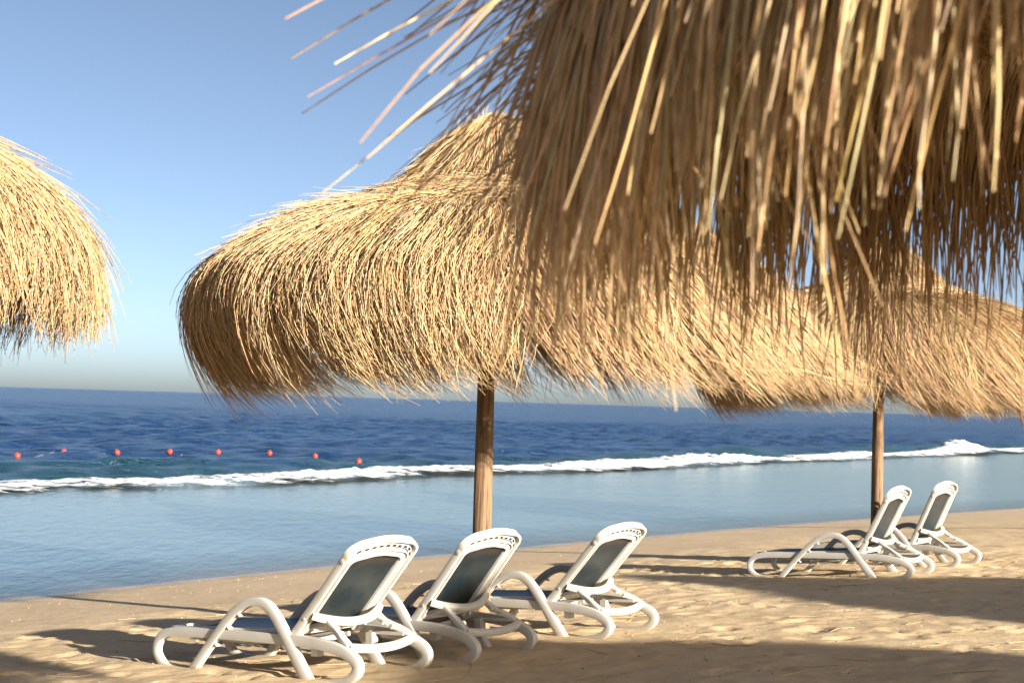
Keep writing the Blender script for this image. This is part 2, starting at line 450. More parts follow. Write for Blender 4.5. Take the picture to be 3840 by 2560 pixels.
for _ in range(900):                                                                     # footprints
    fx = rng.uniform(-5, 8.5); fy = rng.uniform(8, 21)
    s0 = shore(fx, fy)[0]
    if s0 > 12.4: continue
    a = rng.uniform(0, np.pi); la, lb = rng.uniform(.11, .17), rng.uniform(.055, .085); dep = rng.uniform(.007, .022)
    i0, i1 = np.searchsorted(gx, [fx - .4, fx + .4]); j0, j1 = np.searchsorted(gy, [fy - .4, fy + .4])
    xx = GX[i0:i1, j0:j1] - fx; yy = GY[i0:i1, j0:j1] - fy
    e = ((xx * np.cos(a) + yy * np.sin(a)) / la) ** 2 + ((-xx * np.sin(a) + yy * np.cos(a)) / lb) ** 2
    GZ[i0:i1, j0:j1] += -dep * np.exp(-e) + dep * .55 * np.exp(-(np.sqrt(e) - 1.45) ** 2 / .16)
nx, ny = GX.shape
def grid_quads(nx, ny):
    idx = np.arange(nx * ny).reshape(nx, ny)
    return np.stack([idx[:-1, :-1], idx[1:, :-1], idx[1:, 1:], idx[:-1, 1:]], -1).reshape(-1, 4)
def sf(u): return 31.2 + .107 * u                        # reef edge where the surf breaks
reef_line = 21.0 - .10 * (UU - 23) + 1.6 * vnoise(UU / 7, SP / 7, 5)
reef = np.clip((SP - reef_line) / 2.0, 0, 1) * np.clip((UU - 12) / 14, .25, 1)
me = mesh_arrays('beach', np.stack([GX, GY, GZ], -1).reshape(-1, 3), grid_quads(nx, ny), True,
                 attrs=dict(shore=SP.ravel(), reef=reef.ravel()))
beach = link('beach', me, None, M['sand'])
tag(beach, 'golden trampled sand beach sloping down to the water', 'sand', kind='structure')

def ground_z(x, y):
    i = int(np.clip(np.searchsorted(gx, x), 1, nx - 1)); j = int(np.clip(np.searchsorted(gy, y), 1, ny - 1))
    return float(GZ[i - 1:i + 1, j - 1:j + 1].mean())

# ------------------------------------------------------------------ water
def us_grid(us, sv):
    U, S = np.meshgrid(us, sv, indexing='ij')
    return U, S, U * NA[0] + S * NS[0], U * NA[1] + S * NS[1]
us = graded(0, 60, .5, -400, 3000, 1.12); sv = np.concatenate([np.arange(13.5, 36, .3), np.arange(36, 60, 1.0)])
U, S, X, Y = us_grid(us, sv)
S = np.minimum(S, sf(U) + 1.5 - (60 - S) * 1e-3); X = U * NA[0] + S * NS[0]; Y = U * NA[1] + S * NS[1]
Zl = .006 * vnoise(X / .9, Y / .9, 6) + 0.0
dep = np.clip((Zl - base_z(X, Y)) / .35, 0, 1)
me = mesh_arrays('lagoon', np.stack([X, Y, Zl], -1).reshape(-1, 3), grid_quads(*X.shape), True, attrs=dict(depth=dep.ravel()))
tag(link('lagoon', me, None, M['lagoon']), 'shallow pale turquoise lagoon between beach and surf', 'water', kind='structure')

us = graded(-40, 130, .5, -9000, 16000, 1.13); tv = graded(0, 70, .38, -.1, 16000, 1.10)
U, T = np.meshgrid(us, tv, indexing='ij'); S = sf(U) + 1.0 + T
X = U * NA[0] + S * NS[0]; Y = U * NA[1] + S * NS[1]
fade = np.clip(T / 5, 0, 1) * np.clip(1.6 - np.hypot(U - 40, T) / 260, 0, 1)
Zs = -.02 + fade * (.16 * vnoise(U / 9, T / 4.2, 7) + .30 * vnoise(U / 3.2, T / 1.7, 8) + .26 * vnoise(U / 1.5, T / .9, 9))
sw = np.exp(-((T - 6.3 - 1.2 * vnoise(U / 9, U * 0, 10)) / 1.5) ** 2) * (.30 + .9 * np.clip(vnoise(U / 6, U * 0, 11) + .45, 0, 1)) * np.clip((44 - U) / 14, 0, 1)
sw2 = np.exp(-((T - 3.4) / 1.1) ** 2) * .30 * np.clip((38 - U) / 12, 0, 1)
sw3 = np.exp(-((T - 3.6) / 2.0) ** 2) * .35 * np.clip((U - 46) / 10, 0, 1)
Zs += .36 * sw + .7 * sw2 + sw3
reefs = np.clip(1.1 - T / 9 + .9 * vnoise(U / 5, T / 2.2, 24), 0, 1) ** 1.2
me = mesh_arrays('sea', np.stack([X, Y, Zs], -1).reshape(-1, 3), grid_quads(*X.shape), True, attrs=dict(reef=reefs.ravel()))
tag(link('sea', me, None, M['sea']), 'deep blue rippled open sea reaching the horizon', 'sea', kind='structure')

# white water on the reef edge: a lumpy strip of foam, and two plumes
us = np.concatenate([np.arange(-20, 110, .13), np.arange(110, 400, 1.5)]); tv = np.linspace(-2.2, 4.2, 46)
U, T = np.meshgrid(us, tv, indexing='ij')
wob = 1.2 * vnoise(U / 8, U * 0, 12) + .5 * vnoise(U / 2.5, U * 0, 13)
wid = 1.0 + .5 * vnoise(U / 11, U * 0, 14)
S = sf(U) + T * wid + wob
X = U * NA[0] + S * NS[0]; Y = U * NA[1] + S * NS[1]
tt = (T - .4) / 2.0
hgt = (.10 + .26 * np.clip(vnoise(U / 5, U * 0, 15) + .35, 0, 1)) * np.clip((U - 8) / 22, .35, 1)
for (uc, wd, hh) in ((57, 3.4, .22), (61, 1.8, .15), (48, 3, .15), (94, 2.8, .75), (99, 4, .2)):
    hgt = hgt + hh * np.exp(-((U - uc) / wd) ** 2)
prof = np.exp(-tt ** 2 * 1.3)
Zf = .03 + hgt * prof * (.85 + (.45 * (vnoise(U / .8, T / .6, 16)) + .35 * vnoise(U / .33, T / .3, 17)) * np.clip((95 - U) / 25, .35, 1)) + .05 * vnoise(U / .5, T / .4, 18) + hgt * prof * .35 * vnoise(U / .16, T / .2, 19) * np.clip((90 - U) / 20, .15, 1)
Zf = np.maximum(Zf, .015)
cover = np.clip(.95 + .9 * vnoise(U / 4.5, T / 2.5, 20) - np.abs((T - .3) / 2.2) ** 2.0, -.8, 1.0)
me = mesh_arrays('surf', np.stack([X, Y, Zf], -1).reshape(-1, 3), grid_quads(*X.shape), True, attrs=dict(cover=cover.ravel()))
tag(link('surf', me, None, M['foam']), 'white breaking surf along the reef edge', 'surf', kind='stuff')

# ------------------------------------------------------------------ thatched parasols
PROF = catmull([(.02, 4.36), (.28, 4.20), (.52, 3.98), (.84, 3.66), (1.22, 3.50), (1.58, 3.38), (1.87, 3.25), (2.15, 3.06), (2.37, 2.87),
                (2.51, 2.64), (2.57, 2.40), (2.58, 2.1), (2.57, 1.8), (2.56, 1.3)], 400)
_al = np.concatenate([[0], np.cumsum(np.hypot(*np.diff(PROF, axis=0).T))])
def prof(a):
    r = np.interp(a, _al, PROF[:, 0]); z = np.interp(a, _al, PROF[:, 1])
    dr = np.interp(a + .03, _al, PROF[:, 0]) - np.interp(a - .03, _al, PROF[:, 0]); dz = np.interp(a + .03, _al, PROF[:, 1]) - np.interp(a - .03, _al, PROF[:, 1])
    l = np.hypot(dr, dz) + 1e-9
    return r, z, -dz / l, dr / l           # outward normal (nr, nz)
def arc_at_r(r): return float(np.interp(r, PROF[:280, 0], _al[:280]))
A_SH = arc_at_r(2.40)

def straw_mesh(name, P, rad, tint, sides=3):
    """P (n,k,3) centre lines, rad (n,k), tint (n,3): every straw a thin tapering tube"""
    n, k, _ = P.shape
    tan = norm(np.gradient(P, axis=1))
    ref = norm(rng.normal(size=(n, 1, 3)))
    u = norm(np.cross(tan, np.broadcast_to(ref, tan.shape))); v = np.cross(tan, u)
    th = np.arange(sides) * 2 * np.pi / sides
    V = P[:, :, None, :] + rad[:, :, None, None] * (np.cos(th)[:, None] * u[:, :, None, :] + np.sin(th)[:, None] * v[:, :, None, :])
    idx = np.arange(n * k * sides).reshape(n, k, sides)
    a = idx[:, :-1]; b = idx[:, 1:]
    q = np.stack([a, np.roll(a, -1, 2), np.roll(b, -1, 2), b], -1).reshape(-1, 4)
    col = np.repeat(tint, k * sides, axis=0)
    m = mesh_arrays(name, V.reshape(-1, 3), q, True, color=col)
    m.materials.append(M['straw'])
    return m

PALE = np.array([.63, .47, .255]); GOLD = np.array([.55, .37, .155]); BROWN = np.array([.34, .19, .075]); RED = np.array([.50, .26, .165]); GREY = np.array([.52, .45, .34])
def tints(n, red=0.0, dark=0.0):
    w = rng.random((n, 5)) ** 2.2 * np.array([1.3, .85, .36 + dark, .12 + red, .55])
    w /= w.sum(1, keepdims=True)
    c = w @ np.stack([PALE, GOLD, BROWN, RED, GREY])
    return c * rng.uniform(.68, 1.26, (n, 1)) * rng.normal(1, .045, (n, 3))

def bundle(name, phi, width, n, a_lo, a_hi, l_lo, l_hi, depth, red, wind, wind_amt, clump, rad, k=6, lift=.05, twist=0.0, deep=1.0, fine=False):
    ph0 = phi + rng.normal(0, width, n)
    a0 = rng.uniform(a_lo, a_hi, n)
    ln = rng.uniform(l_lo, l_hi, n)
    stray = rng.random(n) < .05
    ln = np.where(stray, ln * (rng.uniform(.7, .95, n) if fine else rng.uniform(1.1, 1.4, n)), ln)
    t = np.linspace(0, 1, k)[None, :]
    a = a0[:, None] + ln[:, None] * t
    a = np.minimum(a, _al[-1] - .02)
    r, z, nr, nz = prof(a)
    off = (rng.uniform(-depth * deep, depth * .5, n)[:, None] + rng.normal(0, lift, n)[:, None] * t ** 1.5 + .02)
    cl = clump * t ** 1.6
    ph = phi + (ph0 - phi)[:, None] * (1 - cl) + (twist + rng.normal(0, .075, n))[:, None] * t / np.maximum(r, .35) + rng.normal(0, .002 if fine else .004, (n, k))
    rr = r + nr * off; zz = z + nz * off
    P = np.stack([rr * np.cos(ph), rr * np.sin(ph), zz], -1)
    hang = np.clip(a - A_SH + .1, 0, None)
    wa = wind_amt * rng.uniform(.75, 1.25, n)[:, None] * np.where(stray, 1.7, 1.0)[:, None]
    D = wa * hang ** 1.5
    P[..., 0] += wind[0] * D; P[..., 1] += wind[1] * D
    P[..., 2] += .28 * D * hang
    P += rng.normal(0, .002 if fine else .004, P.shape) * t[..., None]
    rd = rng.uniform(rad * .75, rad * 1.25, n)[:, None] * np.where(stray, .6, 1)[:, None] * np.interp(t, [0, .75, 1], [1, .9, .35])
    return straw_mesh(name, P, rd, tints(n, red))

def umbrella_frame(root, lean=(0, 0), foot=-.9, top=4.15, squash=1.0):
    """pole, rafters, ring and lining under the straw"""
    n = 26; h = np.linspace(foot, top, n)
    rad = np.interp(h, [-.9, 0, 2.2, 4.15], [.082, .080, .070, .055]) * (1 + .035 * vnoise(h * 2.3, h * 0, 31))
    c = np.stack([lean[0] * h + .018 * vnoise(h * .9, h * 0, 32), lean[1] * h + .018 * vnoise(h * .9, h * 0, 33)], -1)
    th = np.linspace(0, 2 * np.pi, 20, endpoint=False)
    lob = 1 + .05 * np.cos(2 * th[None] + h[:, None] * .6) + .03 * np.cos(5 * th[None] + 1.3 * h[:, None])
    knot = np.zeros((n, 20))
    for hk, tk in ((1.15, -1.2), (1.62, -.7), (.6, -2.2)): knot += .11 * np.exp(-((h[:, None] - hk) / .10) ** 2 - (np.angle(np.exp(1j * (th[None] - tk))) / .45) ** 2)
    rr = rad[:, None] * (lob + knot)
    V = np.stack([c[:, :1] + rr * np.cos(th), c[:, 1:] + rr * np.sin(th), np.repeat(h[:, None], 20, 1)], -1).reshape(-1, 3)
    idx = np.arange(n * 20).reshape(n, 20)
    q = np.stack([idx[:-1], np.roll(idx[:-1], -1, 1), np.roll(idx[1:], -1, 1), idx[1:]], -1).reshape(-1, 4)
    link('pole', mesh_arrays('pole', V, q, True), root, M['wood'])
    rf = MB()
    pth = catmull([(.06, 0, 4.02), (.9, 0, 3.42), (1.6, 0, 3.20), (2.28, 0, 2.82)], 8)
    rf.sweep(pth, (0, 1, 0), .028, .028, bev=.8)
    rm = rf.mesh('rafter'); rm.materials.append(M['wood'])
    for i in range(10):
        o = link('rafter', rm, root); o.rotation_euler.z = i * 2 * math.pi / 10 + .2
    for (r_, z_) in ((1.05, 3.34), (1.75, 3.10), (2.26, 2.80)):
        rg = MB(); a = np.linspace(0, 2 * np.pi, 48, endpoint=False)
        rg.sweep(np.stack([r_ * np.cos(a), r_ * np.sin(a), np.full(48, z_)], -1), (0, 0, 1), .016, .016, closed=True, bev=.8)
        rg.build('ring_batten', M['wood'], root, bevel_angle=0)
    a = np.linspace(0, 2 * np.pi, 56, endpoint=False)
    pr = np.array([(.03, 4.22), (.30, 4.05), (.82, 3.58), (1.30, 3.45), (1.85, 3.20), (2.2, 2.97), (2.40, 2.72), (2.36, 2.70), (2.14, 2.92), (1.8, 3.14), (1.28, 3.38), (.80, 3.50), (.28, 3.95), (.03, 4.12)])
    V = np.stack([pr[:, :1] * np.cos(a), pr[:, :1] * np.sin(a), np.repeat(pr[:, 1:], 56, 1)], -1)
    V[..., 2] += .02 * vnoise(V[..., 0] * 4, V[..., 1] * 4, 35)
    k = len(pr); idx = np.arange(k * 56).reshape(k, 56)
    q = np.stack([idx, np.roll(idx, 1, 1), np.roll(np.roll(idx, -1, 0), 1, 1), np.roll(idx, -1, 0)], -1).reshape(-1, 4)
    link('thatch_lining', mesh_arrays('thatch_lining', V.reshape(-1, 3), q, True), root, M['lining'])
    if squash < 1:                                     # a flatter roof above the same shoulder
        for ch in root.children:
            if not ch.name.startswith('pole'): ch.scale.z = squash; ch.location.z = 2.9 * (1 - squash)

def thatch(root, seed, wind, wind_amt, nb=(44, 40, 22), ns=(520, 380, 330), rad=.0029, fringe_only=False):
    global rng
    rng = np.random.default_rng(seed)
    made = []
    for tier, cnt in enumerate(nb):
        if fringe_only and tier > 0: continue
        for b in range(cnt):
            phi = 2 * np.pi * (b + rng.uniform(-.3, .3)) / cnt
            red = rng.choice([0, .0, .0, .12, 1.0], p=[.30, .2, .2, .15, .15])
            if tier == 0:
                lf = rng.uniform(.70, .98) if fringe_only else rng.uniform(.68, .98) + .15 * math.cos(phi - R(200))
                if fringe_only and math.cos(phi - R(265)) > .55: lf *= .84
                m = bundle('thatch_bundle', phi, .072, ns[0], arc_at_r(1.75), arc_at_r(2.45), .82 * lf, 1.22 * lf, .085, red, wind, wind_amt * rng.uniform(.75, 1.3), rng.uniform(.1, .4) if fringe_only else rng.uniform(.25, .85), rad, 7, .10 if fringe_only else .06, rng.normal(0, .05 if fringe_only else .11), 1.7 if fringe_only else 1.3, fringe_only)
            elif tier == 1:
                m = bundle('thatch_bundle', phi, .10, ns[1], arc_at_r(.80), arc_at_r(1.75), .55, .95, .06, red, wind, wind_amt, rng.uniform(.0, .35), rad, 5, .065, rng.normal(0, .12))
            else:
                m = bundle('thatch_bundle', phi, .20, ns[2], 0.0, arc_at_r(.62), .45, .75, .05, red * .5, wind, 0, .0, rad, 5, .045, rng.normal(0, .06))
            made.append(link('thatch_bundle', m, root))
    if not fringe_only:
        # loose straw lying across the step between cap and roof, and a wispy top
        n = 900; ph = rng.uniform(0, 2 * np.pi, n); a0 = rng.normal(arc_at_r(1.05), .16, n); sp = rng.normal(0, .35, n); dn = rng.normal(.1, .12, n)
        t = np.linspace(0, 1, 5)[None]
        r, z, nr, nz = prof(a0[:, None] + dn[:, None] * t)
        off = .05 + rng.uniform(0, .03, n)[:, None] + .03 * np.sin(t * 3.1)
        p2 = ph[:, None] + sp[:, None] * t
        P = np.stack([(r + nr * off) * np.cos(p2), (r + nr * off) * np.sin(p2), z + nz * off], -1)
        link('cross_straw', straw_mesh('cross_straw', P, np.full((n, 5), rad * .8), tints(n, .35)), root)['kind'] = 'stuff'
        n = 420; ph = rng.uniform(0, 2 * np.pi, n); r0 = rng.uniform(.02, .35, n)
        d = np.stack([np.cos(ph), np.sin(ph), rng.uniform(.2, 2.2, n)], -1); d = norm(d)
        b0 = np.stack([r0 * np.cos(ph), r0 * np.sin(ph), np.interp(r0, PROF[:150, 0], PROF[:150, 1]) - .08], -1)
        ln = rng.uniform(.08, .32, n)[:, None, None]
        t = np.linspace(0, 1, 4)[None, :, None]
        P = b0[:, None] + d[:, None] * ln * t + np.array([wind[0] * .1, wind[1] * .1, -.05]) * t ** 2
        link('top_tuft', straw_mesh('top_tuft', P, np.full((n, 4), rad * .75) * np.array([1, 1, .8, .4]), tints(n, .1)), root)['kind'] = 'stuff'
    return made

def copy_tree(o, parent=None):
    c = o.copy(); COL.objects.link(c); c.parent = parent
    for ch in list(o.children): copy_tree(ch, c)
    return c

def at_ground(x, y, dz=0): return (x, y, float(base_z(x, y)) + dz)

UG = 'thatched straw parasols on log poles standing in rows on the beach'
u1 = empty('straw_parasol', at_ground(-.20, 11.95))
umbrella_frame(u1, (-.004, 0)); thatch(u1, 11, (.93, .36), .42)
tag(u1, 'thatched straw parasol on a log pole behind the three nearest white loungers', 'parasol', UG)

u2 = copy_tree(u1); u2.location = at_ground(5.0, 19.3); u2.rotation_euler.z = R(-21)
tag(u2, 'thatched straw parasol on a log pole beside the two farther loungers', 'parasol', UG)
u3 = copy_tree(u1); u3.location = at_ground(10.4, 26.6); u3.rotation_euler.z = R(38)
tag(u3, 'farthest thatched straw parasol, cut off by the right edge behind the others', 'parasol', UG)
ul = copy_tree(u1); ul.location = at_ground(-5.06, 8.0, .46); ul.rotation_euler.z = R(-95); ul.scale = (1, 1, .93)
tag(ul, 'thatched straw parasol cut off by the left edge, its fringe blown over the sea', 'parasol', UG)

# the near parasol whose blurred fringe hangs into the picture at the upper right
uf = empty('straw_parasol', (1.70, 3.12, .97))
uf.scale = (.62, .62, .95)
umbrella_frame(uf, top=3.05, squash=.35)
for o in thatch(uf, 23, (-.35, -.93), .10, nb=(46, 0, 0), ns=(300, 0, 0), rad=.0058, fringe_only=True): pass
for ch in [c for c in u1.children if c.name.startswith(('cross_straw', 'top_tuft'))] + [c for c in u1.children if c.name.startswith('thatch_bundle')][44:]:
    c = ch.copy(); COL.objects.link(c); c.parent = uf; c.rotation_euler.z = R(100); c.scale.z = .35; c.location.z = 2.9 * .65
tag(uf, 'nearest thatched straw parasol, its large blurred fringe hanging at the upper right', 'parasol', UG)
# stiff single straws sticking out of its left shoulder, and hanging ones along the near rim
rng = np.random.default_rng(5)
for i in range(298):
    kind = 0 if i < 175 else (1 if i < 190 else 2)
    ph = R(167) + rng.normal(0, .30) if kind < 2 else R(235) + rng.normal(0, .45)
    r0 = rng.uniform(2.0, 2.5); z0 = float(np.interp(r0, PROF[:280, 0], PROF[:280, 1])) + rng.uniform(-.12, .06)
    if kind == 2: r0 = rng.uniform(2.50, 2.68); z0 = rng.uniform(2.35, 2.95)
    ln = (rng.uniform(.35, 1.2), rng.uniform(.35, .7), rng.uniform(.25, .52))[kind]
    el = -(rng.uniform(.22, .62), rng.uniform(.1, .5), rng.uniform(1.42, 1.66))[kind]
    d = np.array([math.cos(ph) * math.cos(el), math.sin(ph) * math.cos(el), math.sin(el)])
    b0 = np.array([r0 * math.cos(ph), r0 * math.sin(ph), z0])
    t = np.linspace(0, 1, 6)[:, None]
    side = rng.normal(0, .09, 3) if kind < 2 else np.array([rng.normal(.14, .10), rng.normal(0, .05), 0]); side[2] = -abs(rng.normal(0, (.16, .55, .12)[kind]))
    side[2] = max(side[2], -.25)
    P = (b0 + d * ln * t + side * t ** (2 if kind != 1 else 2.6))[None]
    m = straw_mesh('straw', P, (rng.uniform(.0024, .0038) if kind < 2 else rng.uniform(.0028, .0048)) * np.array([[1, 1, .95, .9, .8, .5]]), tints(1, .05, .5) * (.85 if kind < 2 else 1.0), sides=5)
    link('straw', m, uf)

for (x, y, rz, lab) in ((11.6, -1.8, 60, 'thatched straw parasol out of frame to the right, inland of the near loungers'),
                        (15.2, 3.3, -40, 'thatched straw parasol out of frame to the right, inland of the farther loungers')):
    c = copy_tree(u1); c.location = at_ground(x, y); c.rotation_euler.z = R(rz); tag(c, lab, 'parasol', UG)

# ------------------------------------------------------------------ loungers
KX = 1.20                                     # stretch of the side frame along the lounger
def side_frame(root, sgn):
    y0 = sgn * .335
    pa = catmull([(.42, .028), (.27, .026), (.13, .045), (.055, .115), (.05, .19), (.105, .262), (.22, .292), (.45, .298), (.9, .296), (1.30, .288),
                  (1.5, .268), (1.64, .232), (1.72, .175), (1.725, .118), (1.665, .062), (1.55, .036), (1.36, .028)], 90)
    P = np.stack([pa[:, 0] * KX, np.full(90, y0), pa[:, 1]], -1)
    s = np.linspace(0, 1, 90)
    ht = np.interp(s, [0, .1, .22, .34, .5, .72, .82, .9, 1], [.018, .020, .025, .032, .035, .035, .032, .026, .018])
    a = MB(); a.sweep(P, (0, 1, 0), ht, .027, bev=.14)
    rail = a.build('side_rail', M['plastic'], root)
    pb = catmull([(.365, .0), (.50, .165), (.64, .325), (.755, .445), (.86, .515), (.95, .535), (1.04, .512), (1.115, .435), (1.20, .30), (1.29, .145), (1.375, .0)], 60)
    P = np.stack([pb[:, 0] * KX, np.full(60, y0 + sgn * .014), pb[:, 1]], -1)
    b = MB(); b.sweep(P, (0, 1, 0), np.interp(np.linspace(0, 1, 60), [0, .5, .8, 1], [.028, .031, .034, .042]), .027, bev=.14)
    arm = b.build('arm_rest', M['plastic'], root)
    for f in (.16, .24, .32):                              # stiffening ribs inside the front arm leg
        x, z = pb[int(f * 60)]; rb = MB()
        rb.box((x * KX + .036, y0 + sgn * .008, z - .03), (.012, .022, .003), Matrix.Rotation(R(40), 3, 'Y'))
        rb.build('rib', M['plastic'], arm, smooth=False)
    return rail

def make_lounger(back_deg):
    root = empty('sun_lounger')
    for sgn in (-1, 1): side_frame(root, sgn)
    # seat: moulded frame, navy sling, underside ribs
    def rrect(x0, x1, hy, rc, n=10):
        pts = []
        for cx, cy, a0 in ((x1 - rc, hy - rc, 0), (x0 + rc, hy - rc, 90), (x0 + rc, -hy + rc, 180), (x1 - rc, -hy + rc, 270)):
            for k in range(n): a = R(a0 + 90 * k / (n - 1)); pts.append((cx + rc * math.cos(a), cy + rc * math.sin(a)))
        return np.array(pts)
    hx = 1.205 * KX
    p = rrect(.11 * KX, hx, .298, .10)
    arch = lambda x: .316 + .018 * np.clip((x / KX - .2) / .5, 0, 1) - .03 * np.clip((.35 - x / KX) / .35, 0, 1) ** 2
    a = MB(); a.sweep(np.stack([p[:, 0], p[:, 1], arch(p[:, 0])], -1), (0, 0, 1), .022, .020, closed=True, bev=.35)
    a.build('seat_frame', M['plastic'], root)
    xs = np.linspace(.13 * KX, hx - .015, 26); ys = np.linspace(-.278, .278, 13)
    XX, YY = np.meshgrid(xs, ys, indexing='ij')
    ZZ = arch(XX) + .012 - .028 * (1 - (YY / .278) ** 2)
    V = np.concatenate([np.stack([XX, YY, ZZ], -1).reshape(-1, 3), np.stack([XX, YY, ZZ - .004], -1).reshape(-1, 3)])
    q = grid_quads(26, 13); link('seat_sling', mesh_arrays('seat_sling', V, np.vstack([q, q[:, ::-1] + 26 * 13]), True), root, M['seat'])
    for xc in (.42, .80, 1.12):
        c = MB(); yy = np.linspace(-.31, .31, 13)
        c.sweep(np.stack([np.full(13, xc * KX), yy, .262 - .02 * np.cos(yy * 5)], -1), (1, 0, 0), .018, .03, bev=.4)
        c.build('cross_bar', M['plastic'], root)
    c = MB()                                                # moulded tray edge below the sling
    for sgn in (-1, 1):
        xx = np.linspace(.2, 1.2, 20) * KX
        c.sweep(np.stack([xx, np.full(20, sgn * .235), .27 - .025 * np.sin((xx / KX - .2) * np.pi)], -1), (0, 1, 0), .016, .012, bev=.5)
    c.build('seat_tray', M['plastic'], root)
    # backrest, built flat: u up the back, y across, w out of the rear face
    hinge = np.array([1.215 * KX, 0, .318]); A = R(back_deg)
    br = empty('backrest_frame'); br.parent = root
    bu = np.array([math.cos(A), 0, math.sin(A)]); bw = np.array([math.sin(A), 0, -math.cos(A)])
    def loc(u, y, w): return hinge + u * bu + np.array([0, y, 0]) + w * bw
    def tolocal(P): return np.array([hinge + p_[0] * bu + np.array([0, p_[1], 0]) + p_[2] * bw for p_ in P])
    def ushape(hy, top, w, u0, rc, crown, n=70):
        pts = [(u0, -hy), (u0 + .2, -hy), (top - rc * 1.5, -hy * 1.0), (top - rc * .55, -hy * .985), (top - rc * .08, -hy + rc * .52), (top + crown * .45, -hy * .50), (top + crown * .95, -hy * .2),
               (top + crown, 0), (top + crown * .95, hy * .2), (top + crown * .45, hy * .50), (top - rc * .08, hy - rc * .52), (top - rc * .55, hy * .985), (top - rc * 1.5, hy), (u0 + .2, hy), (u0, hy)]
        c_ = catmull(pts, n); return np.column_stack([c_, np.full(n, w)])
    bpar = root
    bpar_obj = br
    rim = MB(); rim.sweep(tolocal(ushape(.322, .845, .008, -.03, .13, .030)), bw, .011, .028, bev=.3)
    rim_o = rim.build('back_rim', M['plastic'], root)
    led = MB(); led.sweep(tolocal(ushape(.298, .792, .010, .03, .115, .03)), bw, .014, .006, bev=.3)
    led_o = led.build('slot_ledge', M['plastic'], root)
    inn = MB(); inn.sweep(tolocal(ushape(.262, .722, -.002, -.01, .085, .028)), bw, .021, .024, bev=.25)
    low = np.column_stack([np.full(15, .045) + .02 * np.cos(np.linspace(-.262, .262, 15) * 6), np.linspace(-.262, .262, 15), np.full(15, .004)])
    inn.sweep(tolocal(low), bw, .022, .02, bev=.35)
    inn_o = inn.build('inner_frame', M['plastic'], root)
    top2 = MB(); t2 = ushape(.280, .760, .012, .05, .10, .03)
    top2.sweep(tolocal(t2), bw, .005, .022, bev=.3); top2.build('ridge', M['plastic'], led_o)
    for sgn in (-1, 1):
        lb = MB(); lb.disc(loc(.01, sgn * .292, .012), (0, sgn, 0), .045, .018); lb.build('hinge_cheek', M['plastic'], root)
        lg = MB(); lg.disc(loc(.70, sgn * .3355, .010), (0, sgn, 0), .020, .0022); lo = lg.build('badge', M['plastic'], rim_o)
        sc = MB(); sc.disc(loc(.17, sgn * .3355, .014), (0, sgn, 0), .009, .0025, 12); sc.build('screw', M['screw'], rim_o)
    sl = MB(); sl.box((0, 0, 0), (.0175, .0080, .0016)); slm = sl.mesh('slot', False); slm.materials.append(M['slot'])
    us_ = ushape(.298, .792, .0165, .03, .115, .03, 400)
    d_ = np.concatenate([[0], np.cumsum(np.linalg.norm(np.diff(us_, axis=0), axis=1))])
    for dd in np.arange(.20, d_[-1] - .19, .064):
        i = int(np.searchsorted(d_, dd)); P0 = us_[i]; T_ = us_[i + 1] - us_[i - 1]; T_ = T_ / np.linalg.norm(T_)
        Tv = T_[0] * bu + T_[1] * np.array([0, 1, 0]); Bv = np.cross(bw, Tv)
        o = link('slot', slm, led_o)
        Mx = Matrix((Vector(Tv), Vector(Bv), Vector(bw))).transposed().to_4x4(); Mx.translation = Vector(hinge + P0[0] * bu + np.array([0, P0[1], 0]) + P0[2] * bw)
        o.matrix_local = Mx
    def panel(u0, u1, hy, w0, bulge, name, mat, crown=0, nn=16):
        uu = np.linspace(0, 1, nn); yy = np.linspace(-hy, hy, 15)
        UU_, YY_ = np.meshgrid(uu, yy, indexing='ij')
        Uq = u0 + (u1 - u0 + crown * (1 - (YY_ / hy) ** 2)) * UU_
        Wq = w0 + bulge * (1 - (YY_ / hy) ** 2) * np.sin(np.pi * np.clip(Uq / .76, 0, 1)) ** .6
        flat_ = np.stack([Uq, YY_, Wq], -1).reshape(-1, 3); f2 = flat_.copy(); f2[:, 2] -= .003
        q_ = grid_quads(nn, 15)
        return link(name, mesh_arrays(name, tolocal(np.vstack([flat_, f2])), np.vstack([q_, q_[:, ::-1] + nn * 15]), True), root, mat)
    bs = panel(.035, .716, .243, -.004, -.030, 'back_sling', M['sling'], .024)
    hp = panel(.60, .714, .2415, -.0015, -.0295, 'head_pad', M['pad'], .024)
    br.name = 'unused'; bpy.data.objects.remove(br)
    # support bail: bowed upper bar on the back, two struts, lower bar resting in the side rails
    pv = loc(.235, 0, .045); low_p = np.array([1.645 * KX, 0, .262])
    dirv = low_p - pv; L_ = np.linalg.norm(dirv); dirv = dirv / L_
    nb_ = np.cross(dirv, [0, 1, 0])
    yy = np.linspace(-.325, .325, 25); e_ = np.abs(yy) / .325
    up = np.array([pv + dirv * (.115 * (1 - e_[i] ** 2.2)) + np.array([0, yy[i], 0]) for i in range(25)])
    sb = MB(); sb.sweep(up, nb_, np.interp(e_, [0, .7, 1], [.026, .030, .024]), .022, bev=.5)
    ub = sb.build('support_bar', M['plastic'], root)
    lowb = np.array([low_p + dirv * (.055 * (1 - e_[i] ** 2)) + np.array([0, yy[i] * .96, 0]) for i in range(25)])
    sb = MB(); sb.sweep(lowb, nb_, .026, .024, bev=.55); sb.build('support_foot', M['plastic'], root)
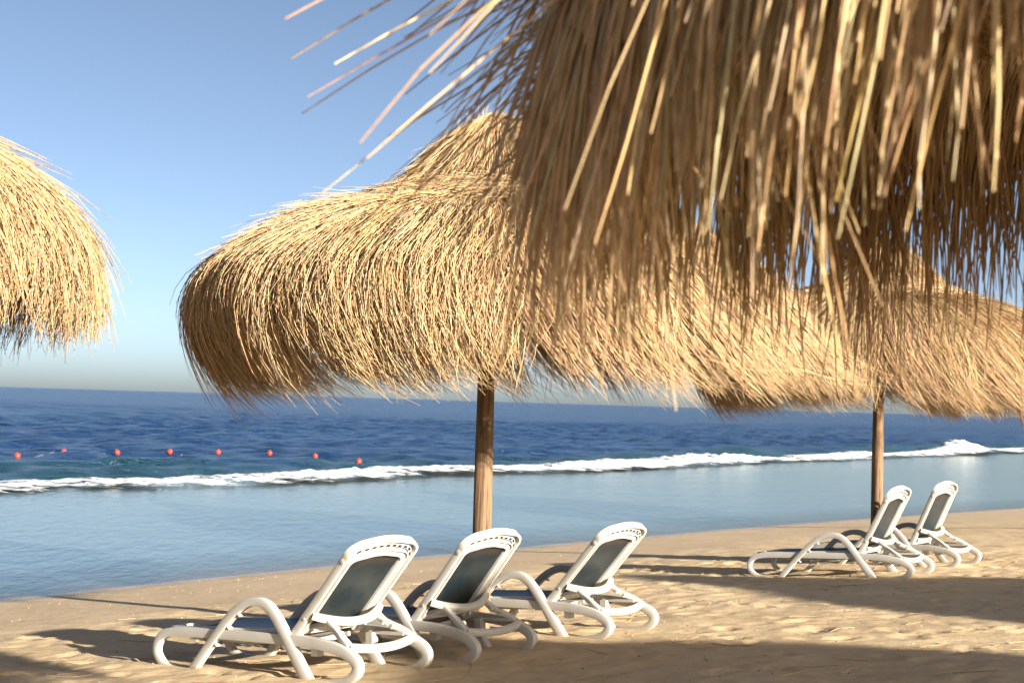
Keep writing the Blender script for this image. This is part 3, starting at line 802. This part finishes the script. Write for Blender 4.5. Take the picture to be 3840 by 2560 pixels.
    for sgn in (-1, 1):
        st = catmull([pv + dirv * .06 + np.array([0, sgn * .235, 0]), pv + dirv * L_ * .42 + np.array([0, sgn * .245, 0]) - nb_ * .012, pv + dirv * L_ * .72 + np.array([0, sgn * .285, 0]), low_p + np.array([0, sgn * .305, 0])], 16)
        sb = MB(); sb.sweep(st, nb_, np.linspace(.022, .030, 16), .020, bev=.5)
        so = sb.build('support_strut', M['plastic'], root)
        for f in (.35, .55):
            tk = MB(); tk.box(st[int(f * 15)] + np.array([0, -sgn * .026, 0]), (.010, .010, .016), Matrix.Rotation(R(35), 3, 'Y')); tk.build('notch_tooth', M['plastic'], so, smooth=False)
        
        rr_ = MB(); rr_.box((1.47 * KX, sgn * .275, .285), (.16, .012, .012)); rr_.box((1.36 * KX, sgn * .262, .235), (.03, .03, .05)); rr_.build('notch_rail', M['plastic'], root, smooth=False)
    return root

def place_lounger(o, x, y, yaw, roll=0, dz=-.045):
    """x,y = ground point below the middle of the lounger; local +x points from foot to head"""
    o.rotation_mode = 'QUATERNION'
    h = Vector((math.cos(yaw), math.sin(yaw), 0)); s_ = Vector((-h.y, h.x, 0))
    L = 1.0
    zf = float(base_z(x - h.x * L, y - h.y * L)); zh = float(base_z(x + h.x * L, y + h.y * L))
    zn = float(base_z(x - s_.x * .3, y - s_.y * .3)); zx = float(base_z(x + s_.x * .3, y + s_.y * .3))
    ax = Vector((h.x * 2 * L, h.y * 2 * L, zh - zf)).normalized(); ay = Vector((s_.x * .6, s_.y * .6, zx - zn)); az = ax.cross(ay).normalized(); ay = az.cross(ax)
    o.rotation_quaternion = Matrix((ax, ay, az)).transposed().to_quaternion()
    o.location = Vector((x, y, float(base_z(x, y)) + dz)) - ax * (.89 * KX)
LG = 'white plastic sun loungers with dark sling fabric facing the sea'
l1 = make_lounger(46); l4 = make_lounger(60)
l2 = make_lounger(48); l3 = make_lounger(45); l5 = make_lounger(62)
LOUNGE = [(l1, -1.57, 10.40, -38, 'nearest white plastic lounger at the left, foot end and arm seen clear from the side'),
          (l2, -.77, 11.15, -38, 'white plastic lounger between two others, in front of the log pole'),
          (l3, .27, 12.35, -38, 'white plastic lounger at the right end of the near trio, standing apart on sunlit sand'),
          (l4, 4.0, 17.1, -36, 'white plastic lounger seen side-on before the farther log pole, its back steep'),
          (l5, 5.05, 18.6, -40, 'farthest white plastic lounger, at the right behind the steep-backed one')]
for o, x, y, yw, lab in LOUNGE:
    place_lounger(o, x, y, R(yw)); o.scale = (1.03,) * 3 if o is l1 else (1, 1, 1); tag(o, lab, 'sun lounger', LG)

# ------------------------------------------------------------------ buoys on their line
BUOYS = [(48, 1051), (155, 1045), (281, 1043), (400, 1041), (512, 1042), (629, 1044), (733, 1051), (835, 1063)]
BPOS = [(-18.0, 52.3), (-17.3, 55.5), (-15.8, 57.6), (-14.2, 59.8), (-12.4, 60.9), (-10.3, 61.5), (-8.1, 59.8), (-5.9, 56.3)]
sph = MB(); th = np.linspace(0, np.pi, 12); ph = np.linspace(0, 2 * np.pi, 18, endpoint=False)
V = np.stack([.105 * np.sin(th)[:, None] * np.cos(ph), .105 * np.sin(th)[:, None] * np.sin(ph), .112 * np.repeat(np.cos(th)[:, None], 18, 1)], -1)
idx = np.arange(12 * 18).reshape(12, 18)
sph.add(V.reshape(-1, 3), np.stack([idx[:-1], idx[1:], np.roll(idx[1:], -1, 1), np.roll(idx[:-1], -1, 1)], -1).reshape(-1, 4))
bm = sph.mesh('buoy'); bm.materials.append(M['buoy'])
ey = MB(); a = np.linspace(0, 2 * np.pi, 16, endpoint=False); ey.sweep(np.stack([.02 * np.cos(a), a * 0, .12 + .02 * np.sin(a)], -1), (0, 1, 0), .006, .006, closed=True, bev=.8)
em = ey.mesh('eyelet'); em.materials.append(M['buoy'])
BL = ['leftmost red buoy on the float line', 'second red buoy from the left on the float line', 'third red buoy from the left on the float line', 'fourth red buoy from the left on the float line',
      'fourth red buoy from the right on the float line', 'third red buoy from the right on the float line', 'second red buoy from the right on the float line', 'rightmost red buoy on the float line, nearest the surf']
def sea_z(x, y):
    u = NA[0] * x + NA[1] * y; s = NS[0] * x + NS[1] * y
    i = int(np.argmin(np.abs(SEA_U - u))); t = s - (sf(u) + 1.0); j = int(np.argmin(np.abs(SEA_T - t)))
    return float(SEA_Z[i, j])
SEA_U = graded(-40, 130, .5, -9000, 16000, 1.13); SEA_T = graded(0, 70, .38, -.1, 16000, 1.10); SEA_Z = Zs
bz = []
for (x, y), lab in zip(BPOS, BL):
    z = max(sea_z(x, y), .02); bz.append(z)
    b = link('buoy', bm); b.location = (x, y, z + .06); b.rotation_euler = (rng.normal(0, .2), rng.normal(0, .2), rng.uniform(0, 6))
    e = link('eyelet', em, b)
    tag(b, lab, 'buoy', 'red buoys along the float line')
rp = []
for i in range(len(BPOS) - 1):
    for t in np.linspace(0, 1, 8, endpoint=False):
        x = BPOS[i][0] * (1 - t) + BPOS[i + 1][0] * t; y = BPOS[i][1] * (1 - t) + BPOS[i + 1][1] * t
        rp.append((x, y, sea_z(x, y) - .008))
r_ = MB(); r_.sweep(np.array(rp), (0, 0, 1), .009, .009, bev=.8); ro = r_.build('float_rope', M['rope'], bevel_angle=0)
tag(ro, 'thin grey rope floating between the red buoys', 'rope')

# ------------------------------------------------------------------ small things on the sand
rng = np.random.default_rng(77)
def bits(n, place, smin, smax, name, mat, label, cat):
    V = []; Q = []; k = 0
    while k < n:
        x, y = place()
        z = ground_z(x, y); s_ = rng.uniform(smin, smax) ** 1.0
        a = rng.uniform(0, 6.3); rot = Matrix.Rotation(a, 3, 'Z') @ Matrix.Rotation(rng.normal(0, .5), 3, 'X')
        v = np.array([(1, 0, 0), (.3, .7, .05), (-.9, .35, 0), (-.7, -.5, .05), (.35, -.75, 0), (0, .05, .5), (.05, 0, -.35)]) * s_ * rng.uniform(.7, 1.2, (7, 3))
        v = v @ np.array(rot).T + (x, y, z + s_ * .2)
        b_ = k * 7
        for j in range(5): Q += [(b_ + j, b_ + (j + 1) % 5, b_ + 5), (b_ + (j + 1) % 5, b_ + j, b_ + 6)]
        V.append(v); k += 1
    o = link(name, mesh_arrays(name, np.vstack(V), np.array(Q), False), None, mat)
    tag(o, label, cat, kind='stuff')
def p_shore():
    while True:
        u = rng.uniform(3, 42); s_ = rng.normal(15.2, 1.3)
        x = u * NA[0] + s_ * NS[0]; y = u * NA[1] + s_ * NS[1]
        sp = float(shore(x, y)[0])
        if 11.5 < sp < 16.6: return x, y
def p_dry():
    while True:
        x = rng.uniform(-5, 8.5); y = rng.uniform(8, 20)
        if float(shore(x, y)[0]) < 13: return x, y
bits(800, p_shore, .003, .010, 'shell_scatter', M['shell'], 'pale shell fragments strewn along the damp strip by the water', 'shells')
bits(420, p_dry, .004, .013, 'shell_grit', M['shell'], 'tiny pale shell bits scattered over the dry sand', 'shells')
bits(260, p_dry, .004, .014, 'dark_grit', M['stone'], 'small dark pebbles and bark bits scattered over the dry sand', 'pebbles')
n = 420; P = []
for i in range(n):
    x, y = p_dry(); a = rng.normal(.35, .8); ln = rng.uniform(.06, .42); c = rng.normal(0, .18)
    t = np.linspace(-.5, .5, 8)
    xs_ = x + np.cos(a) * t * ln - np.sin(a) * c * ln * t ** 2; ys_ = y + np.sin(a) * t * ln + np.cos(a) * c * ln * t ** 2
    P.append([(xx, yy, ground_z(xx, yy) + .006 + .01 * abs(tt_)) for xx, yy, tt_ in zip(xs_, ys_, t)])
m = straw_mesh('straw_litter', np.array(P), np.full((n, 8), .0028), tints(n, .05))
tag(link('straw_litter', m), 'single dry straws fallen from the parasols onto the sand', 'straw', kind='stuff')
